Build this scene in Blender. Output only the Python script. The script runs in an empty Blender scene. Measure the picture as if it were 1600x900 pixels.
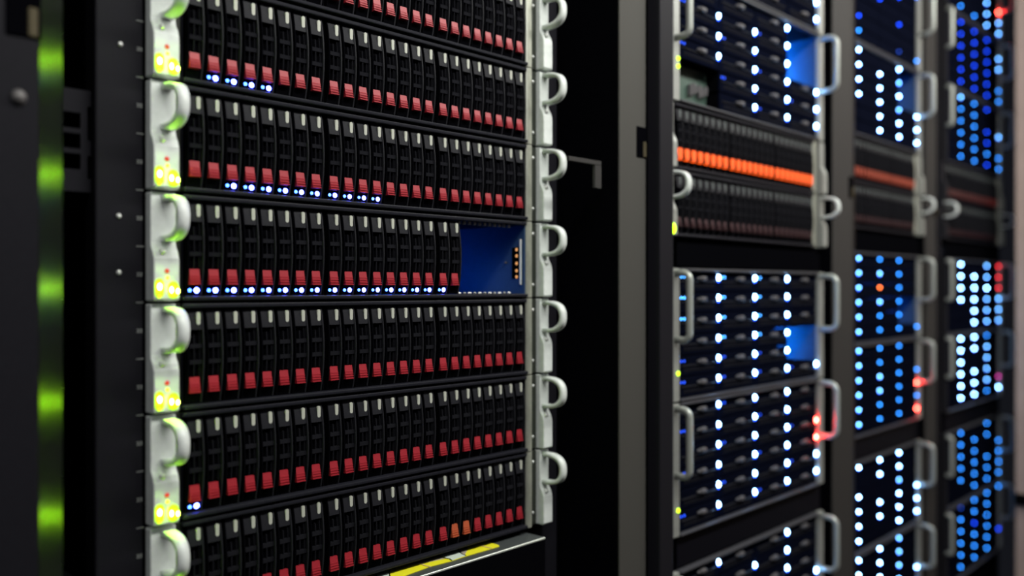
import bpy, bmesh, math, random
from mathutils import Vector, Matrix
random.seed(7)
scene = bpy.context.scene
COL = scene.collection
pi = math.pi

# ------------------------------------------------------------------ camera model (1600x900)
FPX, VPX = 1394.0, 2100.0
PHI = math.atan2(VPX - 800, FPX)
FWD = (math.cos(PHI), math.sin(PHI)); RGT = (math.sin(PHI), -math.cos(PHI))
_Z = FPX / 1974.0; _X = (232 - 800) / 1974.0
CX = -(FWD[0] * _Z + RGT[0] * _X); CY = -(FWD[1] * _Z + RGT[1] * _X)
EYE = 1.30                                       # camera height above the floor
def on_y(px, y0):
    """x position where the view ray through photo column px meets the vertical plane y = y0."""
    rx = FWD[0] * FPX + RGT[0] * (px - 800); ry = FWD[1] * FPX + RGT[1] * (px - 800)
    return CX + rx * (y0 - CY) / ry
def on_z(px, py, z0):
    k = z0 / (450.0 - py)
    return (CX + (FWD[0] * FPX + RGT[0] * (px - 800)) * k, CY + (FWD[1] * FPX + RGT[1] * (px - 800)) * k)
def project(x, y, z):
    dx, dy = x - CX, y - CY
    d = dx * FWD[0] + dy * FWD[1]
    return (800 + FPX * (dx * RGT[0] + dy * RGT[1]) / d, 450 - FPX * z / d)

# ------------------------------------------------------------------ materials
MATS = {}
def mat(name, color, rough=0.5, metal=0.0, spec=0.5, noise=0.0, scale=300.0, ior=1.5):
    if name in MATS: return MATS[name]
    m = bpy.data.materials.new(name); m.use_nodes = True
    nt = m.node_tree; b = nt.nodes['Principled BSDF']
    b.inputs['Base Color'].default_value = (*color, 1)
    b.inputs['Roughness'].default_value = rough
    b.inputs['Metallic'].default_value = metal
    b.inputs['Specular IOR Level'].default_value = spec
    b.inputs['IOR'].default_value = ior
    if noise > 0:
        tc = nt.nodes.new('ShaderNodeTexCoord'); n = nt.nodes.new('ShaderNodeTexNoise')
        n.inputs['Scale'].default_value = scale; n.inputs['Detail'].default_value = 3
        mp = nt.nodes.new('ShaderNodeMapRange')
        mp.inputs['To Min'].default_value = max(0.02, rough - noise); mp.inputs['To Max'].default_value = min(1, rough + noise)
        nt.links.new(tc.outputs['Object'], n.inputs['Vector'])
        nt.links.new(n.outputs['Fac'], mp.inputs['Value']); nt.links.new(mp.outputs['Result'], b.inputs['Roughness'])
        mx = nt.nodes.new('ShaderNodeMix'); mx.data_type = 'RGBA'
        mx.inputs['A'].default_value = (*[c * 0.82 for c in color], 1); mx.inputs['B'].default_value = (*[min(1, c * 1.15) for c in color], 1)
        nt.links.new(n.outputs['Fac'], mx.inputs['Factor']); nt.links.new(mx.outputs['Result'], b.inputs['Base Color'])
    MATS[name] = m; return m
def emit(name, color, strength):
    if name in MATS: return MATS[name]
    m = bpy.data.materials.new(name); m.use_nodes = True
    nt = m.node_tree; b = nt.nodes['Principled BSDF']
    b.inputs['Base Color'].default_value = (0.02, 0.02, 0.02, 1)
    b.inputs['Emission Color'].default_value = (*color, 1)
    b.inputs['Emission Strength'].default_value = strength
    MATS[name] = m; return m

M_POST   = mat('post_powder_coat', (0.070, 0.067, 0.061), 0.65, 0, 0.15, 0.08, 500)
M_POSTM  = mat('post_darker_grey', (0.038, 0.036, 0.035), 0.6, 0, 0.2, 0.08, 500)  # darker tone of the post grey, for far racks and hinge bracket
M_POSTD  = mat('post_dark_coat', (0.012, 0.0115, 0.0155), 0.55, 0, 0.5, 0.08, 500, 1.2)
M_BLACK  = mat('matt_black', (0.0025, 0.0025, 0.0035), 0.8, 0, 0.0)
M_INNER  = mat('rack_inside_black', (0.002, 0.002, 0.003), 0.9, 0, 0.0)
M_GLOSS  = mat('edge_gloss', (0.001, 0.001, 0.001), 0.32, 0.0, 0.5, 0, 300, 1.15)
M_CHAS   = mat('chassis_steel', (0.005, 0.005, 0.008), 0.45, 0.0, 0.5, 0.1, 200, 1.1)
M_LIP    = mat('chassis_lip', (0.016, 0.016, 0.022), 0.40, 0.0, 0.5, 0.08, 250, 1.16)
M_BEZEL  = mat('drive_plastic', (0.0024, 0.0024, 0.0034), 0.5, 0, 0.0, 0.06, 600)
M_BEZTOP = mat('drive_plastic_grey', (0.0150, 0.0150, 0.0190), 0.55, 0, 0.5, 0.1, 900, 1.2)
M_LIPB   = mat('box_frame_grey', (0.060, 0.060, 0.070), 0.45, 0.0, 0.3, 0.08, 250)
M_WBEZ   = mat('wide_drive_plastic_bloom', (0.0035, 0.0045, 0.0110), 0.5, 0, 0.0, 0.06, 400)  # near-black plastic; blue bloom of the lights is put into its colour
M_GRILLE = mat('drive_grille', (0.0130, 0.0130, 0.0160), 0.5, 0, 0.0)
M_PIPE   = mat('white_window', (0.52, 0.53, 0.46), 0.35, 0, 0.5)
M_TAB    = mat('red_plastic', (0.36, 0.020, 0.032), 0.42, 0, 0.4, 0.08, 700)
M_TABD   = mat('dark_red_plastic', (0.040, 0.014, 0.018), 0.5, 0, 0.3)
M_PIPED  = mat('grey_window', (0.13, 0.145, 0.145), 0.5, 0, 0.3)
M_TABO   = mat('orange_plastic', (0.50, 0.10, 0.040), 0.45, 0, 0.4, 0.08, 700)
M_CAP    = mat('pale_grey_plastic', (0.80, 0.84, 0.81), 0.38, 0, 0.4, 0.06, 120)
M_CAPD   = mat('grey_metal_ear', (0.34, 0.35, 0.33), 0.40, 0.2, 0.5, 0.06, 120)
M_FLANGE = mat('bright_flange', (0.56, 0.57, 0.48), 0.34, 0.55, 0.5, 0.08, 200)
M_FLANGD = mat('dark_flange', (0.028, 0.032, 0.024), 0.30, 0.1, 0.6)
M_SCREW  = mat('screw_zinc', (0.85, 0.86, 0.84), 0.25, 0.25, 0.6)
M_SCRD   = mat('screw_dark', (0.14, 0.13, 0.13), 0.5, 0.3, 0.5)
M_MARK   = mat('printed_mark', (0.30, 0.31, 0.30), 0.6)
M_TUBE   = mat('handle_satin_metal', (0.47, 0.49, 0.45), 0.38, 0.3, 0.5)
M_LATCH  = mat('latch_grey', (0.115, 0.108, 0.115), 0.5, 0.0, 0.3)
M_BLUEW  = mat('bay_metal_blue_glow', (0.035, 0.075, 0.15), 0.5, 0.1, 0.3, 0.05, 150)  # bay metal with part of the blue glow put into its colour
M_PCB    = mat('circuit_green', (0.05, 0.09, 0.07), 0.55)
M_GOLD   = emit('gold_contact_glow', (1.0, 0.45, 0.16), 0.75)  # emission stands in for light caught by the gold contacts
M_STEEL  = mat('lid_steel', (0.085, 0.095, 0.098), 0.40, 0.3, 0.5, 0.1, 120)
M_EDGE   = mat('lid_edge_bright', (0.70, 0.74, 0.68), 0.3, 0.5)
M_YEL    = mat('label_yellow', (0.86, 0.80, 0.02), 0.5)
M_WHT    = mat('label_white', (0.62, 0.70, 0.62), 0.5)
M_TAN    = mat('label_tan', (0.40, 0.34, 0.27), 0.5)
M_PINK   = mat('label_pink', (0.75, 0.50, 0.42), 0.5)
M_BRASS  = mat('latch_brass', (0.07, 0.055, 0.025), 0.5, 0.3)
M_WALL   = mat('wall_paint', (0.50, 0.38, 0.33), 0.8, 0, 0.2, 0.05, 20)
M_FLOOR  = mat('floor_tile', (0.05, 0.05, 0.055), 0.5, 0, 0.4, 0.1, 8)
M_REDB   = mat('red_box', (0.35, 0.03, 0.03), 0.5)

LED = {  # emitter colours; radiance of the small lit lens
    'w': emit('led_white_blue', (0.24, 0.52, 1.0), 48),
    'l': emit('led_light_blue', (0.15, 0.47, 1.0), 17),
    'm': emit('led_mid_blue', (0.025, 0.26, 1.0), 11),
    'b': emit('led_deep_blue', (0.006, 0.06, 1.0), 9),
    'd': emit('led_dim_blue', (0.01, 0.06, 0.5), 3.5),
    'r': emit('led_red', (1.0, 0.018, 0.012), 260),
    'q': emit('led_red_soft', (1.0, 0.03, 0.05), 9),
    'p': emit('led_magenta', (0.75, 0.05, 0.45), 6),
    'o': emit('led_orange', (1.0, 0.16, 0.03), 12),
}
M_LBIG   = emit('drive_light_big', (0.055, 0.075, 1.0), 50)
M_LSMALL = emit('drive_light_small', (0.04, 0.14, 1.0), 14)
M_GREEN  = emit('led_green', (0.40, 1.0, 0.012), 350)
M_GREENY = emit('led_yellow_green', (0.55, 1.0, 0.01), 4.5)
M_GREEND = emit('led_green_bloom', (0.50, 1.0, 0.004), 1.6)  # emission that imitates bloom around the green lights
M_RDOT   = emit('red_button_glow', (1.0, 0.03, 0.015), 0.75)
M_AMB    = emit('amber_on', (1.0, 0.10, 0.004), 1.7)
M_AMBD   = emit('amber_soft', (1.0, 0.10, 0.012), 0.30)
M_AMBR   = emit('amber_low', (1.0, 0.05, 0.03), 0.05)
M_BAYB   = emit('bay_fill_blue', (0.008, 0.17, 1.0), 19)  # for emitters added inside the open bays to light their walls
M_BAYC   = emit('bay_fill_blue_strong', (0.008, 0.26, 1.0), 300)
M_BAYD   = emit('bay_fill_blue_soft', (0.008, 0.20, 1.0), 70)
M_ACT    = emit('activity_blue', (0.01, 0.08, 1.0), 3.0)
M_ACTL   = emit('activity_blue_bright', (0.06, 0.35, 1.0), 9)

# ------------------------------------------------------------------ mesh helpers
class MB:
    def __init__(self): self.bm = bmesh.new(); self.mats = []
    def mi(self, m):
        if m not in self.mats: self.mats.append(m)
        return self.mats.index(m)
    def box(self, x0, x1, y0, y1, z0, z1, m, bev=0.0, seg=1):
        r = bmesh.ops.create_cube(self.bm, size=1.0)
        vs = r['verts']
        for v in vs:
            v.co = Vector((x0 if v.co.x < 0 else x1, y0 if v.co.y < 0 else y1, z0 if v.co.z < 0 else z1))
        fs = list({f for v in vs for f in v.link_faces})
        for f in fs: f.material_index = self.mi(m)
        if bev > 0:
            es = list({e for v in vs for e in v.link_edges})
            rb = bmesh.ops.bevel(self.bm, geom=es, offset=bev, segments=seg, affect='EDGES', profile=0.5)
            for f in rb['faces']: f.material_index = self.mi(m)
        return self
    def prism_x(self, pts, x0, x1, m):          # pts: (y, z) polygon swept along x
        a = [self.bm.verts.new((x0, y, z)) for y, z in pts]
        b = [self.bm.verts.new((x1, y, z)) for y, z in pts]
        n = len(pts); fs = [self.bm.faces.new(a[::-1]), self.bm.faces.new(b)]
        for i in range(n): fs.append(self.bm.faces.new((a[i], a[(i + 1) % n], b[(i + 1) % n], b[i])))
        for f in fs: f.material_index = self.mi(m)
        return self
    def prism_z(self, pts, z0, z1, m):          # pts: (x, y)
        a = [self.bm.verts.new((x, y, z0)) for x, y in pts]
        b = [self.bm.verts.new((x, y, z1)) for x, y in pts]
        n = len(pts); fs = [self.bm.faces.new(a[::-1]), self.bm.faces.new(b)]
        for i in range(n): fs.append(self.bm.faces.new((a[i], a[(i + 1) % n], b[(i + 1) % n], b[i])))
        for f in fs: f.material_index = self.mi(m)
        return self
    def strap(self, outer, inner, x0, x1, m):   # band between two (y,z) paths, width along x
        n = len(outer); V = self.bm.verts.new
        oa = [V((x0, y, z)) for y, z in outer]; ob = [V((x1, y, z)) for y, z in outer]
        ia = [V((x0, y, z)) for y, z in inner]; ib = [V((x1, y, z)) for y, z in inner]
        fs = []
        for i in range(n - 1):
            fs += [self.bm.faces.new((oa[i], oa[i+1], ob[i+1], ob[i])), self.bm.faces.new((ia[i], ib[i], ib[i+1], ia[i+1])),
                   self.bm.faces.new((oa[i], ia[i], ia[i+1], oa[i+1])), self.bm.faces.new((ob[i], ob[i+1], ib[i+1], ib[i]))]
        fs += [self.bm.faces.new((oa[0], ob[0], ib[0], ia[0])), self.bm.faces.new((oa[-1], ia[-1], ib[-1], ob[-1]))]
        for f in fs: f.material_index = self.mi(m); f.smooth = True
        return self
    def tube(self, path, r, m, n=12, flat=1.0):
        rings = []
        P = [Vector(p) for p in path]
        for i, p in enumerate(P):
            d = ((P[min(i+1, len(P)-1)] - P[max(i-1, 0)])).normalized()
            u = Vector((1, 0, 0)); u = (u - d * u.dot(d)).normalized(); w = d.cross(u)
            rings.append([self.bm.verts.new(p + u * r * flat * math.cos(2*pi*k/n) + w * r * math.sin(2*pi*k/n)) for k in range(n)])
        for a, b in zip(rings, rings[1:]):
            for k in range(n):
                f = self.bm.faces.new((a[k], a[(k+1) % n], b[(k+1) % n], b[k])); f.material_index = self.mi(m); f.smooth = True
        for ring in (rings[0][::-1], rings[-1]):
            f = self.bm.faces.new(ring); f.material_index = self.mi(m)
        return self
    def dome(self, x, y, z, rx, rz, dep, m, n=14, rings=3):   # lens facing -y
        prev = [self.bm.verts.new((x + rx*math.cos(2*pi*k/n), y, z + rz*math.sin(2*pi*k/n))) for k in range(n)]
        base = prev
        for j in range(1, rings):
            a = j / rings * pi / 2; c = math.cos(a)
            cur = [self.bm.verts.new((x + rx*c*math.cos(2*pi*k/n), y - dep*math.sin(a), z + rz*c*math.sin(2*pi*k/n))) for k in range(n)]
            for k in range(n):
                f = self.bm.faces.new((prev[k], prev[(k+1) % n], cur[(k+1) % n], cur[k])); f.material_index = self.mi(m); f.smooth = True
            prev = cur
        top = self.bm.verts.new((x, y - dep, z))
        for k in range(n):
            f = self.bm.faces.new((prev[k], prev[(k+1) % n], top)); f.material_index = self.mi(m); f.smooth = True
        f = self.bm.faces.new(base[::-1]); f.material_index = self.mi(m)
        return self
    def pill(self, x, y, z, w, h, dep, m, n=8):               # rounded upright bar facing -y
        r = w / 2; pts = []
        for k in range(n + 1): a = pi * k / n; pts.append((x + r*math.cos(a), z + h/2 - r + r*math.sin(a)))
        for k in range(n + 1): a = pi + pi * k / n; pts.append((x + r*math.cos(a), z - h/2 + r + r*math.sin(a)))
        a = [self.bm.verts.new((px, y, pz)) for px, pz in pts]; b = [self.bm.verts.new((px, y - dep, pz)) for px, pz in pts]
        N = len(pts); fs = [self.bm.faces.new(a), self.bm.faces.new(b[::-1])]
        for i in range(N): fs.append(self.bm.faces.new((a[i], b[i], b[(i+1) % N], a[(i+1) % N])))
        for f in fs: f.material_index = self.mi(m)
        return self
    def mesh(self, name):
        bmesh.ops.recalc_face_normals(self.bm, faces=self.bm.faces)
        me = bpy.data.meshes.new(name); self.bm.to_mesh(me); self.bm.free()
        for m in self.mats: me.materials.append(m)
        return me
    def build(self, name, parent=None, loc=(0, 0, 0)):
        o = bpy.data.objects.new(name, self.mesh(name)); COL.objects.link(o); o.location = loc
        if parent: o.parent = parent
        return o
def put(name, me, parent=None, loc=(0, 0, 0)):
    o = bpy.data.objects.new(name, me); COL.objects.link(o); o.location = loc
    if parent: o.parent = parent
    return o
def thing(name, label, cat, loc, group=None):
    o = bpy.data.objects.new(name, None); COL.objects.link(o); o.location = loc; o.empty_display_size = 0.02
    o['label'] = label; o['category'] = cat
    if group: o['group'] = group
    return o
def dpath(P, zT, zB, y0, n=18, ey=0.62, ez=0.85):
    zc = (zT + zB) / 2; a = (zT - zB) / 2; out = []
    for k in range(n + 1):
        t = pi * k / n; s, c = math.sin(t), math.cos(t)
        out.append((y0 - P * abs(s) ** ey, zc + a * math.copysign(abs(c) ** ez, c)))
    return out

ORD = ['zeroth', 'first', 'second', 'third', 'fourth', 'fifth', 'sixth', 'seventh', 'eighth', 'ninth', 'tenth', 'eleventh', 'twelfth',
       'thirteenth', 'fourteenth', 'fifteenth', 'sixteenth', 'seventeenth', 'eighteenth', 'nineteenth', 'twentieth', 'twenty-first',
       'twenty-second', 'twenty-third', 'twenty-fourth']
NUM = ['zero', 'one', 'two', 'three', 'four', 'five', 'six']
H2 = 0.0889
H4 = 0.1778

# ------------------------------------------------------------------ narrow drive meshes (shared)
DW, DH, BOW = 0.0142, 0.0775, 0.0050
def bow(z): return -BOW * (1 - ((z - DH/2) / (DH/2)) ** 2)
def bowbar(mb, x0, x1, z0, z1, off, thick, m, n=8):
    pts = [(bow(z0 + (z1 - z0) * k / n) + off, z0 + (z1 - z0) * k / n) for k in range(n + 1)]
    mb.prism_x(pts + [(y + thick, z) for y, z in pts[::-1]], x0, x1, m)
def drive_bezel():
    mb = MB(); h = DW / 2
    bowbar(mb, -h, -h + 0.0011, 0, DH, 0, 0.010, M_BEZEL)              # side rails follow the bulging front
    bowbar(mb, h - 0.0013, h, 0, DH, -0.0003, 0.010, M_BEZTOP)
    bowbar(mb, -h + 0.0011, h - 0.0013, DH - 0.0170, DH, 0.0004, 0.008, M_BEZTOP, 6)   # grey head plate
    bowbar(mb, -h + 0.0011, h - 0.0013, 0, 0.0075, 0.0008, 0.008, M_BEZEL, 3)          # foot with the lights
    bowbar(mb, -h + 0.0011, h - 0.0013, 0.0075, DH - 0.0170, 0.0045, 0.004, M_BLACK)   # dark recess
    for z in (0.0471, 0.0339):                                          # cross bars of the grille
        bowbar(mb, -h + 0.0011, h - 0.0013, z - 0.0018, z + 0.0018, 0.0014, 0.003, M_GRILLE, 2)
    bowbar(mb, -0.0014, -0.0006, 0.0225, DH - 0.021, 0.0018, 0.002, M_GRILLE)
    bowbar(mb, 0.0036, 0.0042, 0.0225, DH - 0.0170, 0.0022, 0.002, M_GRILLE)
    mb.box(-h + 0.0006, h - 0.0006, 0.0045, 0.070, 0.0008, DH - 0.0008, M_BLACK)       # carrier body behind the front
    return mb.mesh('drive_bezel')
def drive_window(m=None):
    mb = MB(); z = DH - 0.0078
    mb.pill(0.0030, bow(z) + 0.0010, z, 0.0034, 0.0105, 0.0016, m or M_PIPE)
    return mb.mesh('drive_window')
def drive_tab(m):
    mb = MB(); z0, z1 = 0.0085, 0.0215
    x0, x1 = -0.0052, 0.0036
    pts = [(bow(z1) + 0.0015, z1), (bow(z0 + 0.006) - 0.0006, z0 + 0.006), (bow(z0) - 0.0022, z0), (bow(z0) + 0.003, z0), (bow(z1) + 0.004, z1)]
    mb.prism_x(pts, x0, x1, m)
    for k in range(4):                                                  # finger ribs on the lower half
        z = z0 + 0.0003 + k * 0.0021; y = bow(z0) - 0.0022 + (z - z0) * 0.23
        mb.box(x0 - 0.0002, x1 + 0.0002, y - 0.0011, y + 0.0016, z, z + 0.0010, m)
    return mb.mesh('drive_tab')
def drive_light(x, r, m):
    mb = MB(); z = 0.0040
    mb.dome(x, bow(z) + 0.0004, z, r, r * 0.95, 0.0012, m, 12)
    return mb.mesh('drive_light')
ME_BEZ, ME_WIN, ME_TAB, ME_TABO = drive_bezel(), drive_window(), drive_tab(M_TAB), drive_tab(M_TABO)
ME_BIG, ME_SMALL = drive_light(0.0022, 0.0024, M_LBIG), drive_light(-0.0038, 0.0015, M_LSMALL)
def amber_bar(m):
    mb = MB(); mb.box(-0.0050, 0.0050, -0.0050, 0.0, 0.0080, 0.0235, m, 0.0006); return mb.mesh('amber_bar')
ME_TABD = drive_tab(M_TABD)
ME_WIND = drive_window(M_PIPED)
ME_AMB, ME_AMBD, ME_AMBR = amber_bar(M_AMB), amber_bar(M_AMBD), amber_bar(M_AMBR)

DP, DGAP, DX0 = 0.01690, 0.0029, 0.0386
def drive_x(i): return DX0 + i * DP + (i // 8) * DGAP

# ------------------------------------------------------------------ 2U disk shelf
def ear_profile():
    # (y, z) outline of the ear cap seen from the side: upper plate, S-bend, prouder lower block
    z = lambda h: H2 - h
    f = [(-0.0040, z(0.6)), ] if False else []
    pts = [(-0.0035, H2 - 0.0012), (-0.0035, H2 - 0.041), (-0.0045, H2 - 0.0445), (-0.0075, H2 - 0.0490), (-0.0092, H2 - 0.0540),
           (-0.0095, H2 - 0.0585), (-0.0095, 0.0032), (-0.0086, 0.0016), (-0.0065, 0.0010), (0.0060, 0.0010), (0.0060, H2 - 0.0012)]
    return pts
def make_ear(parent, x0, x1, capmat, lights=None, hx=None, fine=True, pull=True):
    mb = MB(); mb.prism_x(ear_profile(), x0, x1, capmat)
    ear = mb.build('ear_bracket', parent)
    if fine:
        bv = ear.modifiers.new('bevel', 'BEVEL'); bv.width = 0.0011; bv.segments = 2; bv.limit_method = 'ANGLE'
    hx = hx if hx is not None else (x0 + x1) / 2
    out = dpath(0.0310, H2 - 0.0035, H2 - 0.0405, -0.0030)
    inn = dpath(0.0268, H2 - 0.0080, H2 - 0.0360, -0.0030)
    if pull: MB().strap(out, inn, hx - 0.0046, hx + 0.0046, M_CAP).build('handle', ear)
    if fine:
        sx = x0 + (x1 - x0) * 0.35
        MB().dome(sx, -0.0070, H2 - 0.0485, 0.0026, 0.0028, 0.0042, M_SCREW).build('screw', ear)
        MB().dome((x0 + x1) / 2, -0.0094, H2 - 0.0640, 0.0020, 0.0020, 0.0012, M_RDOT).build('power_button', ear) if lights else None
    if lights == 'green':
        w = x1 - x0
        MB().dome(x0 + w*0.20, -0.0094, H2 - 0.0765, 0.0019, 0.0030, 0.0030, M_GREEN).build('status_light', ear)
        MB().dome(x0 + w*0.66, -0.0094, H2 - 0.0790, 0.0016, 0.0028, 0.0026, M_GREEN).build('status_light', ear)
        MB().dome(x0 + w*0.90, -0.0094, H2 - 0.0800, 0.0014, 0.0022, 0.0026, M_GREEN).build('status_light', ear)
        MB().pill(x0 + w*0.20, -0.0094, H2 - 0.0775, 0.0072, 0.0150, 0.0010, M_GREEND).build('bloom_pill', ear)  # glowing pills imitate the bloom around the lights
        MB().pill(x0 + w*0.74, -0.0094, H2 - 0.0790, 0.0085, 0.0140, 0.0010, M_GREEND).build('bloom_pill', ear)
        MB().dome(x0 + w*0.52, -0.0094, H2 - 0.0692, 0.0015, 0.0015, 0.0012, M_GREENY).build('status_light', ear)
        MB().dome(x0 + w*0.20, -0.0094, H2 - 0.0842, 0.0016, 0.0013, 0.0012, M_GREENY).build('status_light', ear)
    elif lights == 'lime':
        MB().dome((x0 + x1) / 2, -0.0094, 0.010, 0.0045, 0.0075, 0.004, M_GREENY).build('status_light', ear)
    return ear

def make_shelf(x, y, ztop, label, group, lights='green', capmat=None, bay=False, fine=True, left=None, pulls=True):
    t = thing('disk_shelf', label, 'storage shelf', (x, y, EYE + ztop - H2), group)
    xa, xb = 0.0272, 0.4442
    mb = MB()                                                          # shell
    lipm = M_LIP
    for (z0, z1, yf) in ((0.0010, 0.0048, -0.0050), (H2 - 0.0052, H2 - 0.0012, -0.0030)):
        mb.box(xa, xb, yf, 0.0035, z0, z1, lipm, 0.0011, 2)
        mb.box(xa, xb, 0.0035, 0.40, z0, z1, M_CHAS)
    mb.box(xa, xa + 0.0012, 0.0, 0.40, 0.0048, H2 - 0.0052, M_CHAS)
    mb.box(xb - 0.0012, xb, 0.0, 0.40, 0.0048, H2 - 0.0052, M_BLUEW if bay else M_CHAS)
    mb.box(xa, xb, 0.40, 0.403, 0.0010, H2 - 0.0012, M_INNER)
    mb.build('chassis', t)
    for xs in (drive_x(7) + DP/2 + DGAP/2, drive_x(15) + DP/2 + DGAP/2):
        if fine: MB().box(xs - 0.0007, xs + 0.0007, 0.002, 0.20, 0.0049, H2 - 0.0053, M_BLACK).build('divider', t)
    cm = capmat or M_CAP
    make_ear(t, 0.0, 0.0212, cm if left is None else M_BEZTOP, lights, 0.0128, fine, left != 'bare' and pulls)
    make_ear(t, 0.4662, 0.4820, cm, None, 0.4742, fine, pulls)
    MB().box(0.0216, 0.0268, 0.0005, 0.0055, 0.0010, H2 - 0.0012, M_FLANGD, 0.0006).build('side_flange', t)
    fl = MB()                                                          # rounded bright column, then the darker strip with its screws
    pts = [(0.4448 + 0.0053 - 0.0053*math.cos(pi*k/8), 0.0010 - 0.0040*math.sin(pi*k/8)) for k in range(9)]
    fl.prism_z(pts + [(0.4554, 0.0055), (0.4448, 0.0055)], 0.0006, H2 - 0.0006, M_FLANGE)
    flo = fl.build('side_flange', t)
    MB().box(0.4557, 0.4660, 0.0020, 0.0060, 0.0010, H2 - 0.0012, M_FLANGD, 0.0005).build('mounting_strip', t)
    if fine:
        for h in (0.0140, 0.0735):
            MB().dome(0.4598, 0.0020, H2 - h, 0.0019, 0.0019, 0.0016, M_SCREW).build('screw', t)
    if bay:
        b = MB()                                                       # backplane and guide combs inside the open bays
        xw = xb - 0.0012
        x18 = drive_x(17) + DW/2
        b.box(x18 + 0.004, xw - 0.0005, 0.16, 0.164, 0.0050, H2 - 0.0054, M_BLUEW)
        b.build('backplane', t)
        b = MB(); b.box(xw - 0.0010, xw, 0.0085, 0.0190, 0.0225, 0.0585, M_BLACK)
        so = b.build('connector_slot', t)
        for k, z in enumerate((0.0560, 0.0487, 0.0400, 0.0315, 0.0244)):
            MB().dome(0, 0, 0, 0.0020, 0.0020, 0.0008, M_GOLD, 10).build('contact', so).matrix_basis = \
                Matrix.Translation((xw - 0.0010, 0.0115, z)) @ Matrix.Rotation(-pi/2, 4, 'Z')
        b = MB(); b.box(xw - 0.0022, xw, 0.0040, 0.0064, 0.0150, 0.0680, M_CAP, 0.0008, 2); b.build('guide_rail', t)
        b = MB(); b.box(xw - 0.003, xw, 0.0275, 0.0300, 0.0400, 0.0425, M_SCRD, 0.0006); b.build('knob', t)
        for zz, up in ((0.0049, 1), (H2 - 0.0060, -1)):
            c = MB(); n = 11
            for k in range(n):
                xx = x18 + 0.003 + k * 0.0078
                if zz < 0.02: c.dome(xx, 0.0030, zz + 0.0010, 0.0033 if k % 2 == 0 else 0.0026, 0.0013, 0.0016, M_SCREW if k % 2 == 0 else M_CAPD, 10)
                else: c.box(xx - 0.0022, xx + 0.0022, 0.0020, 0.0050, zz - 0.0030, zz + 0.0008, M_CAPD, 0.0006)
            c.build('guide_comb', t)
        MB().box(x18 + 0.0045, x18 + 0.0065, 0.110, 0.150, 0.0080, 0.0300, M_BAYB, 0.0006).build('bay_fill_emitter', t)  # added emitter, hidden behind the drives, throws blue onto the bay wall
    return t

def narrow_drive(x, y, z, label, group, lit=False, amber=None, fine=True, tab=None):
    t = thing('disk_drive', label, 'disk drive', (x, y, z), group)
    put('bezel', ME_BEZ, t); put('label_window', ME_WIN if fine else ME_WIND, t); put('release_tab', tab or ME_TAB, t)
    if lit: put('power_light', ME_BIG, t); put('activity_light', ME_SMALL, t)
    if amber: put('fault_light', amber, t)
    return t

# ------------------------------------------------------------------ first rack: seven shelves
TOP0 = 0.3442
SHELVES = [ # label of the shelf, words for its drives, lit drives, drives present
    ('topmost visible disk shelf of the first rack, cut by the frame', 'topmost shelf of first rack', set(), 24),
    ('second disk shelf from the top, four blue-lit drives at its left', 'second shelf from top, first rack', {2, 3, 4, 5}, 24),
    ('disk shelf just above the one with empty bays, ten drives lit', 'shelf just above the empty bays', set(range(3, 13)), 24),
    ('disk shelf with six empty bays glowing blue at its right end', 'shelf with the empty bays', set(range(1, 18)), 18),
    ('unlit disk shelf just below the one with empty bays', 'shelf just below the empty bays', set(), 24),
    ('disk shelf with one blue-lit drive at far left, second from bottom', 'second shelf from bottom, first rack', {1}, 24),
    ('lowest disk shelf, resting above the yellow warning label', 'lowest shelf above yellow label', set(), 24),
]
for k, (lab, words_, lit, n) in enumerate(SHELVES):
    zt = TOP0 - H2 * k
    make_shelf(0.0, 0.0, zt, lab, 'disk shelves of the first rack', 'green', M_CAP if k < 5 else M_CAP, bay=(k == 3))
    for i in range(n):
        on = (i + 1) in lit
        px, py = project(drive_x(i), 0, zt - H2/2)
        if project(drive_x(i), 0, zt)[1] > 906: continue
        lab_d = ('blue-lit' if on else 'unlit') + ' black drive with red tab, %s from left, %s' % (ORD[i + 1], words_)
        narrow_drive(drive_x(i), 0.0012, EYE + zt - H2 + 0.0055, lab_d, 'narrow drives of the first rack', on,
                     tab=ME_TABO if (k == 6 and i in (17, 18)) else None)

# ------------------------------------------------------------------ wide drives and 4U boxes
WP, WR = 0.1055, 0.0282        # column and row pitch
WW, WHT = 0.1030, 0.0268
def wide_bezel(fine):
    mb = MB()
    mb.box(-WW, 0, 0.0, 0.004, 0, WHT, M_WBEZ, 0.0012, 2)
    mb.box(-WW + 0.001, -0.001, 0.004, 0.12, 0.001, WHT - 0.001, M_BLACK)
    if fine:
        for k in range(9):
            xx = -WW + 0.012 + k * 0.0088
            mb.box(xx, xx + 0.0062, -0.0006, 0.001, 0.005, 0.0110, M_GRILLE, 0.0008)
        mb.box(-WW + 0.004, -0.008, -0.0016, 0.001, 0.0135, 0.0150, M_BEZTOP, 0.0004)
    return mb.mesh('wide_bezel')
ME_WB, ME_WBF = wide_bezel(False), wide_bezel(True)
def _latch():
    mb = MB(); mb.box(-0.054, -0.040, -0.0055, 0.0, 0.0155, 0.0215, M_LATCH, 0.0018, 2)
    mb.box(-0.060, -0.053, -0.0035, 0.0, 0.0170, 0.0200, M_LATCH, 0.0010); return mb.mesh('latch')
ME_LATCH = _latch()
_wl = {}
def wide_light(c, rx, rz):
    if (c, rx) not in _wl:
        mb = MB(); mb.dome(-0.0026, 0.0002, 0.0200, rx, rz, 0.0040, LED[c], 14)
        if c in 'wl': mb.dome(-0.0024, 0.0002, 0.0200 - rz - 0.0010, rx * 0.8, 0.0012, 0.0025, LED['b'], 10)  # blue dome imitates the colour fringe under bright lights
        _wl[(c, rx)] = mb.mesh('status_lens')
    return _wl[(c, rx)]
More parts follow.
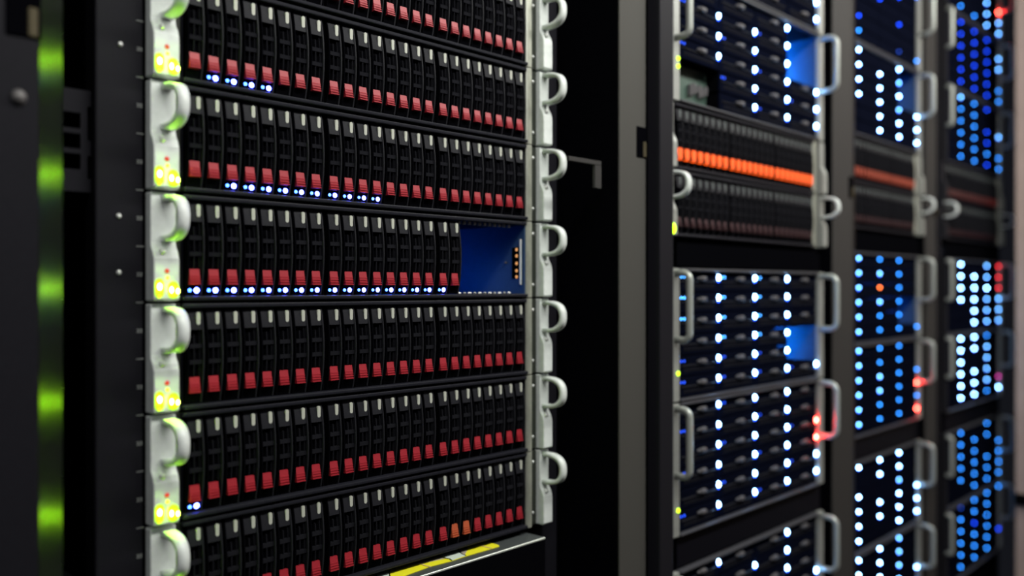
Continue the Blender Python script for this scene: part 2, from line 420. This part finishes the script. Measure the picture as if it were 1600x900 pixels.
def _act(m):
    mb = MB(); mb.dome(-WW + 0.0050, 0.0002, 0.0205, 0.0018, 0.0016, 0.001, m, 10); mb.dome(-WW + 0.0125, 0.0002, 0.0205, 0.0018, 0.0016, 0.001, m, 10); return mb.mesh('activity_lens')
ME_ACT, ME_ACTL = _act(M_ACT), _act(M_ACTL)
COLW = {'w': 'white-blue', 'l': 'pale blue', 'm': 'blue', 'b': 'deep blue', 'd': 'dim blue', 'r': 'red', 'q': 'soft red', 'p': 'magenta', 'o': 'orange'}

def make_box(x, y, ztop, label, group, cols, left_led=(), pull_l=0.034, fine=True, yb=0.0, open_bays=()):
    """4U drive box; x is the left outer edge, cols the x of the four status-light columns (local)."""
    t = thing('drive_box', label, 'storage box', (x, y, EYE + ztop - H4), group)
    xl, xr = cols[0] - WP + 0.0010, cols[3] + 0.0022
    mb = MB()
    for (z0, z1, yf) in ((0.0008, 0.0040, -0.0060), (H4 - 0.0046, H4 - 0.0008, -0.0060)):
        mb.box(xl, xr, yf, 0.004, z0, z1, M_LIPB, 0.0012, 2)
        mb.box(xl, xr, 0.004, 0.40, z0, z1, M_CHAS)
    mb.box(xl - 0.0012, xl, 0.0, 0.40, 0.0008, H4 - 0.0008, M_CHAS)
    mb.box(xr, xr + 0.0012, 0.002, 0.40, 0.0008, H4 - 0.0008, M_BLUEW if open_bays else M_CHAS)
    mb.box(xl, xr, 0.125, 0.128, 0.0040, H4 - 0.0046, M_INNER)
    mb.build('chassis', t)
    hT, hB = H4 - 0.0075, H4 - 0.0950
    for side, (a, b) in (('l', (xl - 0.0165, xl - 0.0014)), ('r', (xr + 0.0014, xr + 0.0200))):
        e = MB(); e.box(a, b, -0.0040, 0.004, 0.0012, H4 - 0.0012, M_CAPD if (side == 'r' or fine) else M_BEZTOP, 0.0012, 2)
        ear = e.build('ear_bracket', t)
        hx = a + 0.0055; P = 0.028 if side == 'r' else pull_l; r = min(0.014, P * 0.45); rt = 0.0046
        path = [(hx, -0.003, hT)]
        for k in range(7): an = pi/2 * k/6; path.append((hx, -0.004 - P + r - r*math.sin(an), hT - r + r*math.cos(an)))
        for k in range(7): an = pi/2 * k/6; path.append((hx, -0.004 - P + r - r*math.cos(an), hB + r - r*math.sin(an)))
        path.append((hx, -0.003, hB))
        if P > 0: MB().tube(path, rt, M_TUBE, 12, 0.9).build('handle', ear)
        if side == 'l':
            for (h, c) in left_led:
                MB().dome((a + b)/2 + 0.003, -0.0042, H4 - h, 0.0030, 0.0030, 0.002, M_GREENY, 12).build('status_light', ear)
    return t
def wide_drive(x, y, z, label, group, led=None, fine=False, act=None, latch=False, lens=(0.0022, 0.0022)):
    t = thing('wide_drive', label, 'disk drive', (x, y, z), group)
    put('bezel', ME_WBF if fine else ME_WB, t)
    if latch: put('latch', ME_LATCH, t)
    if led: put('status_light', wide_light(led, *lens), t)
    if act: put('activity_light', act, t)
    return t

R_ = lambda a, b, c: {r: c for r in range(a, b + 1)}
RACKS = {
 2: dict(y=-0.048, px=(1120, 1178, 1229, 1277.5), name='second rack', fine=True, lens=(0.0020, 0.0040), boxes=[
    ('topmost', 0.601, [{}, {}, {}, {5: 'w', 6: 'w'}]),
    ('upper', 0.423, [R_(2, 4, 'w'), R_(2, 6, 'w'), R_(1, 6, 'w'), R_(4, 6, 'w')]),
    ('middle', 0.027, [R_(1, 6, 'w'), R_(1, 6, 'w'), R_(1, 6, 'w'), {6: 'w'}]),
    ('red-lit', -0.151, [R_(1, 6, 'w'), R_(1, 6, 'w'), R_(1, 6, 'w'), {3: 'r', 4: 'r', 5: 'w', 6: 'w'}]),
    ('lowest', -0.373, [{1: 'w'}, {2: 'w'}, {1: 'w', 2: 'w', 3: 'w'}, {4: 'w'}])]),
 3: dict(y=-0.0114, px=(1341, 1375, 1403.5, 1431.5), name='third rack', fine=False, lens=(0.0024, 0.0024), boxes=[
    ('topmost', 0.647, [{5: 'b', 6: 'm'}, {3: 'b'}, {2: 'b', 4: 'b', 6: 'd'}, {1: 'l', 6: 'm'}]),
    ('upper', 0.469, [R_(1, 4, 'w'), R_(2, 6, 'w'), {1: 'w', 2: 'l', 3: 'w', 4: 'l', 5: 'w', 6: 'w'}, R_(4, 6, 'w')]),
    ('middle', 0.0697, [R_(1, 6, 'l'), {**R_(1, 6, 'm'), 1: 'm', 2: 'l', 3: 'o', 4: 'l'}, R_(1, 6, 'm'), {6: 'm'}]),
    ('red-lit', -0.1082, [R_(1, 6, 'l'), {**R_(1, 6, 'm'), 3: 'l', 4: 'l'}, R_(1, 6, 'm'), {3: 'm', 4: 'r', 5: 'm', 6: 'r'}]),
    ('second-lowest', -0.3315, [{1: 'w', 3: 'w', 4: 'w', 5: 'w', 6: 'w'}, {1: 'w', 2: 'w', 4: 'w', 5: 'w'}, {**R_(1, 6, 'w'), 3: 'l'}, R_(4, 6, 'w')]),
    ('lowest', -0.5094, [{1: 'w', 2: 'w', 3: 'w'}, R_(1, 3, 'w'), R_(1, 4, 'l'), {4: 'w', 5: 'm'}])]),
 4: dict(y=-0.0236, px=(1500, 1521.7, 1541.3, 1559.5), name='fourth rack', fine=False, lens=(0.0026, 0.0026), boxes=[
    ('topmost', 0.825, [{6: 'm'}, {6: 'm'}, R_(4, 6, 'l'), {4: 'r', 5: 'l', 6: 'l'}]),
    ('second-highest', 0.6454, [R_(1, 6, 'b'), R_(1, 6, 'b'), R_(1, 6, 'b'), {2: 'l', 3: 'l', 5: 'm', 6: 'm'}]),
    ('upper', 0.467, [{**R_(1, 6, 'm'), 1: 'l'}, R_(1, 6, 'm'), {1: 'b', 3: 'b', 4: 'b', 5: 'm', 6: 'b'}, {3: 'l', 5: 'm', 6: 'm'}]),
    ('middle', 0.0689, [R_(1, 4, 'w'), R_(2, 6, 'w'), {**R_(1, 6, 'l'), 3: 'w'}, {1: 'q', 2: 'q', 3: 'q', 4: 'l', 5: 'l', 6: 'l'}]),
    ('magenta-lit', -0.1085, [R_(1, 6, 'w'), {1: 'w', 2: 'w', 4: 'w', 5: 'w', 6: 'w'}, {**R_(1, 6, 'l'), 1: 'm', 6: 'm'}, {5: 'p', 6: 'w'}]),
    ('second-lowest', -0.333, [R_(1, 5, 'm'), R_(2, 6, 'm'), {1: 'm', 2: 'm', 4: 'm', 5: 'm', 6: 'm'}, R_(3, 6, 'm')]),
    ('lowest', -0.5106, [{**R_(2, 6, 'm'), 1: 'd'}, {**R_(1, 6, 'm'), 3: 'b'}, R_(1, 6, 'm'), {1: 'm', 5: 'b'}])]),
}
GEO = {}
for rk, R in RACKS.items():
    ts = [on_y(p, R['y']) for p in R['px']]
    mx = sum(ts) / 4; pitch = sum((i - 1.5) * t for i, t in enumerate(ts)) / 5.0
    c = [mx + (i - 1.5) * pitch for i in range(4)]
    print('rack', rk, [round(t, 4) for t in ts], 'pitch', round(pitch, 4))
    c = [mx + (i - 1.5) * WP for i in range(4)]
    x0 = c[0] - WP - 0.0165
    GEO[rk] = (x0, c)
    for bi, (bn, zt, leds) in enumerate(R['boxes']):
        cols = [q - x0 for q in c]
        opens = set()
        if rk == 2 and bn == 'upper': opens = {(4, 1), (4, 2), (4, 3), (1, 5), (1, 6)}
        if rk == 2 and bn == 'middle': opens = {(4, 4), (4, 5)}
        if rk == 3 and bn == 'upper': opens = {(4, 1), (4, 2), (4, 3)}
        if rk == 3 and bn == 'middle': opens = {(4, 4), (4, 5)}
        look = {2: 'tall drive box', 3: 'tall drive box', 4: 'tall drive box'}[rk]
        lab = '%s %s in the %s, rows of blue lights' % (bn, look, R['name'])
        ll = {(2, 'upper'): [(0.1214, 0), (0.1315, 0)], (2, 'middle'): [(0.1394, 0)], (2, 'red-lit'): [(0.1413, 0)]}.get((rk, bn), [])
        t = make_box(x0, R['y'], zt, lab, 'drive boxes of the ' + R['name'], cols, ll, {2: 0.021, 3: 0.0, 4: 0.012}[rk], fine=R['fine'], open_bays=opens)
        for (cj, rows) in (((4, (1, 3)), (1, (5, 6))) if bn == 'upper' else ((4, (4, 5)),)):
            if not opens or (rk == 3 and cj == 1): continue
            # an open bay: backplane, and an added hidden emitter that lights its wall blue
            zc = H4 - 0.0050 - WR * (sum(rows) / 2 - 0.5); hh = (rows[1] - rows[0] + 1) * WR / 2
            b = MB(); b.box(cols[cj-1] - WW + 0.003, cols[cj-1] + 0.0005, 0.020 if cj == 1 else 0.120, 0.023 if cj == 1 else 0.123, zc - hh + 0.002, zc + hh - 0.001, M_PCB if cj == 1 else M_BLUEW)
            if cj == 1:
                for q in range(6): b.box(cols[0] - 0.05 + q*0.008, cols[0] - 0.046 + q*0.008, 0.013, 0.020, zc - 0.012 + 0.003*(q % 3), zc + 0.004 + 0.003*(q % 2), M_LATCH, 0.0008)
            b.build('backplane', t)
            if cj == 4:
                MB().box(cols[3] - WP + 0.0062, cols[3] - WP + 0.0090, 0.096, 0.117, zc - hh * 0.6, zc + hh * 0.6, M_BAYC if rk == 2 else M_BAYD, 0.001).build('bay_fill_emitter', t)
                MB().box(cols[3] - WP + 0.0060, cols[3] - WP + 0.0260, 0.088, 0.090, zc - hh + 0.003, zc + hh - 0.002, M_BLACK, 0.0005).build('added_baffle', t)  # added baffle, keeps the hidden emitter from lighting the handle
        for j in range(4):
            for r in range(1, 7):
                led = leds[j].get(r)
                if (j + 1, r) in opens: continue
                if not led and not R['fine']:
                    zf = H4 - 0.0050 - WR * r + 0.0008
                    MB().box(cols[j] + 0.0017 - WW, cols[j] + 0.0017, 0.0005, 0.0045, zf, zf + WHT, M_WBEZ, 0.0010).build('plain_drive_front', t)  # plain plate stands in for an unlit drive
                    continue
                zb = zt - 0.0050 - WR * r + 0.0008
                px, py = project(c[j], R['y'], zb + 0.0195)
                if py < -14 or py > 914:
                    zf = H4 - 0.0050 - WR * r + 0.0008
                    MB().box(cols[j] + 0.0017 - WW, cols[j] + 0.0017, 0.0005, 0.0045, zf, zf + WHT, M_WBEZ, 0.0010).build('plain_drive_front', t)  # plain plate stands in for a drive out of view
                    continue
                what = ('%s-lit' % COLW[led].replace(' ', '-')) if led else 'unlit'
                lab = 'wide %s drive, row %s of column %s, %s box, %s' % (what, NUM[r], NUM[j + 1], bn, R['name'])
                act = None
                if rk == 2 and led and bn == 'middle': act = ME_ACTL if (r <= 4 and j < 3) else ME_ACT
                elif rk == 2 and led and (r + j) % 2 == 0 and bn in ('upper', 'red-lit'): act = ME_ACT
                wide_drive(c[j] + 0.0017, R['y'], EYE + zb, lab, 'wide drives of the ' + R['name'], led, R['fine'], act, R['fine'], R['lens'])
    # the two 2U shelves between the boxes
    z2 = {2: 0.245, 3: 0.291, 4: 0.289}[rk]
    for s in range(2):
        zt = z2 - H2 * s
        nm = 'orange-lit' if s == 0 else 'dim'
        col = {2: 'bright', 3: 'darker', 4: 'faint'}[rk]
        xs = c[3] + 0.0240 - 0.4820
        make_shelf(xs, R['y'], zt, ('disk shelf with a %s orange band, in the %s' % (col, R['name'])) if s == 0 else
                   'dim disk shelf directly under the orange band, in the %s' % R['name'], 'disk shelves of the ' + R['name'],
                   'lime' if (rk == 2 and s == 1) else None, M_CAPD, fine=False, left={2: None, 3: 'bare', 4: 'dark'}[rk], pulls=(s == 1))
        for i in range(24):
            lab = '%s narrow drive, %s from left, %s shelf, %s' % ('orange-lit' if s == 0 else 'dark', ORD[i + 1], 'upper small' if s == 0 else 'lower small', R['name'])
            narrow_drive(xs + drive_x(i), R['y'] + 0.0012, EYE + zt - H2 + 0.0055, lab, 'narrow drives of the ' + R['name'], False,
                         {2: ME_AMB, 3: ME_AMBD, 4: ME_AMBR}[rk] if s == 0 else None, False, ME_TABD)

# ------------------------------------------------------------------ racks
ZT, ZB = 0.95 + EYE, 0.0
def rack(label, pl, pr, yp, cr, cy, m0, m1, my, right0, right1, slot=True, eq_y=0.0, postm=M_POST, web=None):
    """pl..pr face of the front post at depth yp, chamfer to (cr, cy), left mounting rail m0..m1, right rail right0..right1."""
    t = thing('server_rack', label, 'rack', (pl, 0, 0), 'server racks in the row')
    ox = -pl
    mb = MB()
    mb.box(0, pr + ox, yp, yp + 0.0025, ZB, ZT, postm, 0.001, 2)
    mb.box(0.0004, pr + ox - 0.0004 if web is None else web[1] + ox, yp + 0.0025, 0.10, ZB, ZT, M_INNER)  # post body blackened: the shade of its side is in the colour
    sp = m0 + ox - 0.009 if web is not None else 0.002
    post = mb.build('front_post', t)
    MB().prism_z([(pr + ox + 0.0004, yp + 0.001), (cr + ox, cy), (cr + ox, cy + 0.006), (pr + ox + 0.0004, cy + 0.012)], ZB, ZT, M_GLOSS).build('edge_strip', t)
    MB().box(m0 + ox, m1 + ox, my, my + 0.020, ZB, ZT, M_POSTD, 0.0015, 2).build('mounting_rail', t)
    MB().box(right0 + ox, right1 + ox, eq_y + 0.009, eq_y + 0.029, ZB, ZT, M_POSTD, 0.0015, 2).build('mounting_rail', t)
    MB().box(sp, sp + 0.004, 0.10, 0.85, ZB, ZT, M_INNER).build('side_panel', t)
    MB().box(sp + 0.004, right1 + ox, 0.846, 0.85, ZB, ZT, M_INNER).build('back_panel', t)
    MB().box(sp + 0.004, right1 + ox, 0.10, 0.846, ZT - 0.006, ZT, M_BLACK).build('roof', t)
    if slot:
        w = 0.020
        s = MB(); s.box(pr + ox - w, pr + ox + 0.0010, yp - 0.0012, yp + 0.004, EYE + 0.160, EYE + 0.198, M_INNER, 0.0008)
        so = s.build('latch_recess', t)
        MB().box(pr + ox - 0.007, pr + ox - 0.001, yp - 0.0022, yp, EYE + 0.161, EYE + 0.180, M_BRASS, 0.0008).build('latch', so)
    return t
def blank(x, y, z0, z1, w, label, m=M_BLACK):
    t = thing('blank_panel', label, 'panel', (x, y, EYE + z0), 'blank panels of the racks')
    h = z1 - z0
    MB().box(0, w, 0, 0.003, 0.0006, h - 0.0006, m, 0.0008).build('plate', t)
    MB().box(0, w, 0.003, 0.10, 0.0006, 0.003, m).build('flange', t)
    return t

# first rack (nearest)
p0 = on_y(-60, -0.075); p1 = on_y(61, -0.075)
c1 = on_y(98, -0.045)
r1 = rack('nearest rack on the left, full of red-tabbed disk shelves', p0, p1, -0.075, c1, -0.045,
          on_y(149, 0.004), -0.0022, 0.004, 0.4846, 0.512, postm=M_POSTD)
ox = -p0
# plate with square holes between post and rail
yb = 0.012
bx0, bx1 = on_y(99, yb), on_y(149.5, yb)
sB = 2085.0
br = MB()
zt_, zb_ = (450 - 135) / sB, (450 - 297) / sB
holes_z = [((450 - 172) / sB, (450 - 197) / sB), ((450 - 205) / sB, (450 - 229) / sB), ((450 - 237) / sB, (450 - 262) / sB)]
hx0, hx1 = on_y(101, yb), on_y(126, yb)
s0, s1 = on_y(136.5, yb), on_y(147.5, yb)
br.box(hx1 + ox, s0 + ox, yb, yb + 0.002, EYE + zb_, EYE + zt_, M_POSTD)
br.box(s1 + ox, bx1 + ox, yb, yb + 0.002, EYE + zb_, EYE + zt_, M_POSTD)
zc = zt_
for a, b in holes_z:
    br.box(bx0 + ox, hx1 + ox, yb, yb + 0.002, EYE + a, EYE + zc, M_POSTD); zc = b
br.box(bx0 + ox, hx1 + ox, yb, yb + 0.002, EYE + zb_, EYE + zc, M_POSTD)
zc = zt_
for a, b in (((450 - 160) / sB, (450 - 214) / sB), ((450 - 239) / sB, (450 - 276) / sB)):
    br.box(s0 + ox, s1 + ox, yb, yb + 0.002, EYE + a, EYE + zc, M_POSTD); zc = b
br.box(s0 + ox, s1 + ox, yb, yb + 0.002, EYE + zb_, EYE + zc, M_POSTD)
br.build('slotted_plate', r1)
for (sx, sy) in ((188, 70), (185.5, 338), (185.5, 426)):
    xx = on_y(sx, 0.004); z = (450 - sy) / 2005.0
    MB().dome(xx + ox, 0.004, EYE + z, 0.0020, 0.0022, 0.0018, M_SCREW, 12).build('screw', r1)
MB().dome(on_y(29, -0.075) + ox, -0.075, EYE + (450 - 155) / 2430.0, 0.0048, 0.0052, 0.004, M_SCRD, 14).build('knob', r1)
mk = MB()                                       # worn unit marks printed down the rail
for k in range(-6, 14):
    z = (450 - 163) / 1990.0 - (k - 0) * 0.02225 * 2
    xx = on_y(217.5, 0.004) + ox; yy = 0.0036
    for d in (-0.0012, 0.0012):                 # two small worn digits
        mk.box(xx + d - 0.0009, xx + d + 0.0009, yy, yy + 0.0005, EYE + z + 0.0008, EYE + z + 0.0014, M_MARK)
        mk.box(xx + d - 0.0009, xx + d + 0.0009, yy, yy + 0.0005, EYE + z - 0.0014, EYE + z - 0.0008, M_MARK)
        mk.box(xx + d + 0.0003, xx + d + 0.0009, yy, yy + 0.0005, EYE + z - 0.0010, EYE + z + 0.0010, M_MARK)
    mk.box(xx - 0.0024, xx + 0.0034, yy, yy + 0.0005, EYE + z - 0.02225 - 0.0003, EYE + z - 0.02225 + 0.0003, M_MARK)
mk.build('unit_marks', r1)

# second rack
yp = -0.060
x2, c2 = GEO[2]
r2 = rack('second rack from the left, blue-lit boxes and an orange band', on_y(968, yp), on_y(1009, yp), yp, on_y(1022, -0.04), -0.040,
          on_y(1031, -0.072), on_y(1052.5, -0.072), -0.072, c2[3] + 0.0255, c2[3] + 0.031, eq_y=-0.048)
hb = MB(); hx = on_y(889, -0.056) - on_y(968, yp)
bx = [on_y(q, -0.056) - on_y(968, yp) for q in (889, 930, 940)]
sh = 1300.0
hz = [EYE + (450 - q) / sh for q in (257, 264, 299)]
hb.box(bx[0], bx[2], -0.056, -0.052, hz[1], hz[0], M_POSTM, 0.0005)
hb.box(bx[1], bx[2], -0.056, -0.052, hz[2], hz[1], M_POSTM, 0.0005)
hb.build('hinge_bracket', r2)
# third and fourth racks
x3, c3 = GEO[3]; x4, c4 = GEO[4]
yp = -0.050
r3 = rack('third rack from the left, rows of blurred blue lights', on_y(1301, yp), on_y(1333, yp), yp, on_y(1336, -0.047), -0.047,
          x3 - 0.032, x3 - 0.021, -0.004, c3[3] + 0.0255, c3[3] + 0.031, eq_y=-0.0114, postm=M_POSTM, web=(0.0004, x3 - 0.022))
yp = -0.020
r4 = rack('fourth and farthest rack, its lights blurred to round blue spots', on_y(1446, yp), on_y(1463, yp), yp, on_y(1466, -0.012), -0.012,
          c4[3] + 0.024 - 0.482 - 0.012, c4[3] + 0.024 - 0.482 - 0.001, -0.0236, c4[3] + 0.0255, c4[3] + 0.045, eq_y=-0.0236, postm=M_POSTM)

# ------------------------------------------------------------------ things under and between the shelves
zl = TOP0 - 7 * H2 - 0.0058
A = on_z(851.5, 839.2, zl); B = on_z(655, 900, zl)
yf = (A[1] + B[1]) / 2
lid_t = thing('rack_server', 'flat dark server with a bright front edge, under the lowest disk shelf', 'server', (0.0, 0, EYE + zl - 0.0445))
print('lid', A, B); print('posts', on_y(968, -0.06), on_y(1009, -0.06), x2 if 'x2' in globals() else GEO[2][0], GEO[2][1][3], on_y(1301, -0.05), on_y(1333, -0.05), GEO[3][0], GEO[3][1][3], on_y(1446, -0.05), on_y(1464, -0.05), GEO[4][0])
LD = 0.0445
MB().box(0.0, A[0], yf + 0.0006, 0.40, 0.0, LD - 0.0002, M_STEEL).build('body', lid_t)
MB().box(0.0, A[0], yf - 0.0010, yf + 0.0006, LD - 0.0022, LD, M_EDGE, 0.0004).build('front_edge', lid_t)
MB().box(0.0, A[0], yf - 0.0006, yf + 0.0006, 0.0, LD - 0.0024, M_BLACK).build('front_panel', lid_t)
# label: built flat on the lid, pieces traced in plan
zs = zl + 0.0006
lab_t = thing('warning_label', 'yellow and pale warning label stuck on the flat dark server', 'label', (0, 0, EYE + zl))
def plan(pts): return [on_z(x, y, zs) for x, y in pts]
def patch(pts, m, name, z0=0.0, z1=0.0006):
    MB().prism_z(plan(pts), z0, z1, m).build(name, lab_t)
patch([(500, 927), (576, 900), (633, 883), (684.5, 866), (732, 853), (755.7, 846), (763, 846.4), (779.5, 851.5), (780, 853.6), (727, 869), (705, 876.5), (672, 885), (631, 900), (560, 923)], M_YEL, 'yellow_sheet')
patch([(686, 866), (715, 857.6), (722, 866), (727, 868.6), (706, 876), (697, 872)], M_WHT, 'white_patch', 0.0006, 0.0009)
patch([(716, 857.5), (731.5, 853.3), (729, 862), (726, 867.5), (719, 863)], M_TAN, 'tan_patch', 0.0006, 0.0009)
patch([(588, 896.4), (610, 889.6), (608, 897), (610, 904), (590, 910), (588, 902)], M_WHT, 'white_patch', 0.0006, 0.0009)
patch([(633, 883.4), (684, 866.6), (696, 873), (660, 880.5)], M_TAN, 'tan_patch', 0.0006, 0.0009)  # dull yellowish reflection on the sheet, painted as a flat patch
def inkline(pts, w, m, name):
    P = [Vector(on_z(x, y, zs)) for x, y in pts]; L, Rr = [], []
    for i, p in enumerate(P):
        d = (P[min(i+1, len(P)-1)] - P[max(i-1, 0)]).normalized(); n = Vector((-d.y, d.x)) * w / 2
        L.append(p + n); Rr.append(p - n)
    MB().prism_z([tuple(q) for q in L] + [tuple(q) for q in Rr[::-1]], 0.0009, 0.0012, m).build(name, lab_t)
inkline([(685, 866.5), (689, 871), (696, 872.8), (702, 873.5), (706, 876.3)], 0.0011, M_BLACK, 'ink_line')
inkline([(715, 857.6), (718, 863), (722, 866), (728, 868.5)], 0.0011, M_BLACK, 'ink_line')
inkline([(610, 889.6), (608, 895), (609, 900), (611, 904)], 0.0011, M_BLACK, 'ink_line')
inkline([(588, 896.4), (588, 904), (591, 910)], 0.0011, M_BLACK, 'ink_line')
inkline([(743, 850), (755, 854), (768, 857.5)], 0.0010, M_PINK, 'pale_line')
inkline([(655, 880.5), (664, 884), (673, 886.5)], 0.0010, M_PINK, 'pale_line')

W = c2[3] - c2[0] + 2 * 0.0
def wid(c): return (c[0] - WP + 0.002, c[3] + 0.022)
for (rk, c, y, gaps, nm) in ((2, c2, -0.046, [(0.0275, 0.0665), (-0.3725, -0.3295)], 'second rack'),
                             (3, c3, -0.009, [(0.0702, 0.1125), (-0.3310, -0.2866)], 'third rack'),
                             (4, c4, -0.021, [(0.0694, 0.1105), (-0.3325, -0.2870)], 'fourth rack')):
    a, b = wid(c)
    blank(a, y, gaps[0][0], gaps[0][1], b - a, 'black blank panel under the small shelves of the ' + nm)
    blank(a, y, gaps[1][0], gaps[1][1], b - a, 'black blank panel below the red or magenta lights of the ' + nm if rk == 4 else 'black blank panel below the red lights of the ' + nm,
          M_CHAS)
# equipment bases that carry the stacks down to the floor
for (c, y, z, nm) in ((c2, -0.040, -0.5512, 'second'), (c3, -0.004, -0.6876, 'third'), (c4, -0.016, -0.6888, 'fourth')):
    a, b = wid(c)
    bb = thing('equipment_base', 'black cabinet base carrying the boxes in the %s rack' % nm, 'rack base', (a, y, 0))
    MB().box(0, b - a, 0, 0.40, 0.0, EYE + z - 0.0004, M_BLACK, 0.002).build('body', bb)
bb = thing('equipment_base', 'black cabinet base under the flat server in the nearest rack', 'rack base', (0.0, 0, 0))
MB().box(0.0, A[0], yf + 0.002, 0.40, 0.0, EYE + zl - 0.0445 - 0.0004, M_BLACK, 0.002).build('body', bb)

# ------------------------------------------------------------------ room
def structure(name, mb):
    o = mb.build(name); o['kind'] = 'structure'; return o
structure('floor', MB().box(-2.0, 3.2, -2.2, 1.2, -0.05, -0.0005, M_FLOOR))
xw = on_y(1587, -0.10)
structure('wall_right', MB().box(xw, xw + 0.10, -2.2, -0.10, 0.0, 2.5, M_WALL))
tr = MB(); tr.box(xw - 0.012, xw, -2.2, -0.10, EYE - 0.532, EYE - 0.505, M_BLACK, 0.002)
structure('trim_1', tr)

# ------------------------------------------------------------------ light, world, camera
def area(name, loc, rot, sx, sy, power, color):
    l = bpy.data.lights.new(name, 'AREA'); l.shape = 'RECTANGLE'; l.size = sx; l.size_y = sy; l.energy = power; l.color = color
    o = bpy.data.objects.new(name, l); COL.objects.link(o); o.location = loc; o.rotation_euler = rot; return o
area('ceiling_tube_light', (0.95, -0.74, EYE + 0.90), (math.radians(28), 0, 0), 2.6, 0.16, 31, (1.0, 1.0, 0.94))
area('left_fill_light', (-1.5, -1.3, EYE + 1.05), (math.radians(52), 0, math.radians(-50)), 0.5, 0.5, 5.5, (0.95, 0.97, 1.0))  # weak fill added from the left to brighten the ear sides

w = bpy.data.worlds.new('world'); scene.world = w; w.use_nodes = True
bg = w.node_tree.nodes['Background']; bg.inputs[0].default_value = (0.55, 0.6, 0.8, 1); bg.inputs[1].default_value = 0.012

cam = bpy.data.cameras.new('camera'); co = bpy.data.objects.new('camera', cam); COL.objects.link(co)
co.location = (CX, CY, EYE); co.rotation_euler = (pi/2, 0, PHI - pi/2)
cam.sensor_width = 36.0; cam.lens = FPX / 1600 * 36.0; cam.clip_start = 0.02
cam.dof.use_dof = True; cam.dof.focus_distance = FPX / 1600.0; cam.dof.aperture_fstop = 2.35; cam.dof.aperture_blades = 0
scene.camera = co
scene.view_settings.view_transform = 'Standard'; scene.view_settings.look = 'None'
scene.view_settings.exposure = 0.0; scene.view_settings.gamma = 1.0; scene.view_settings.use_curve_mapping = False
cy = scene.cycles
cy.use_adaptive_sampling = False
cy.sample_clamp_indirect = 3.0
cy.caustics_reflective = False; cy.caustics_refractive = False
cy.max_bounces = 6
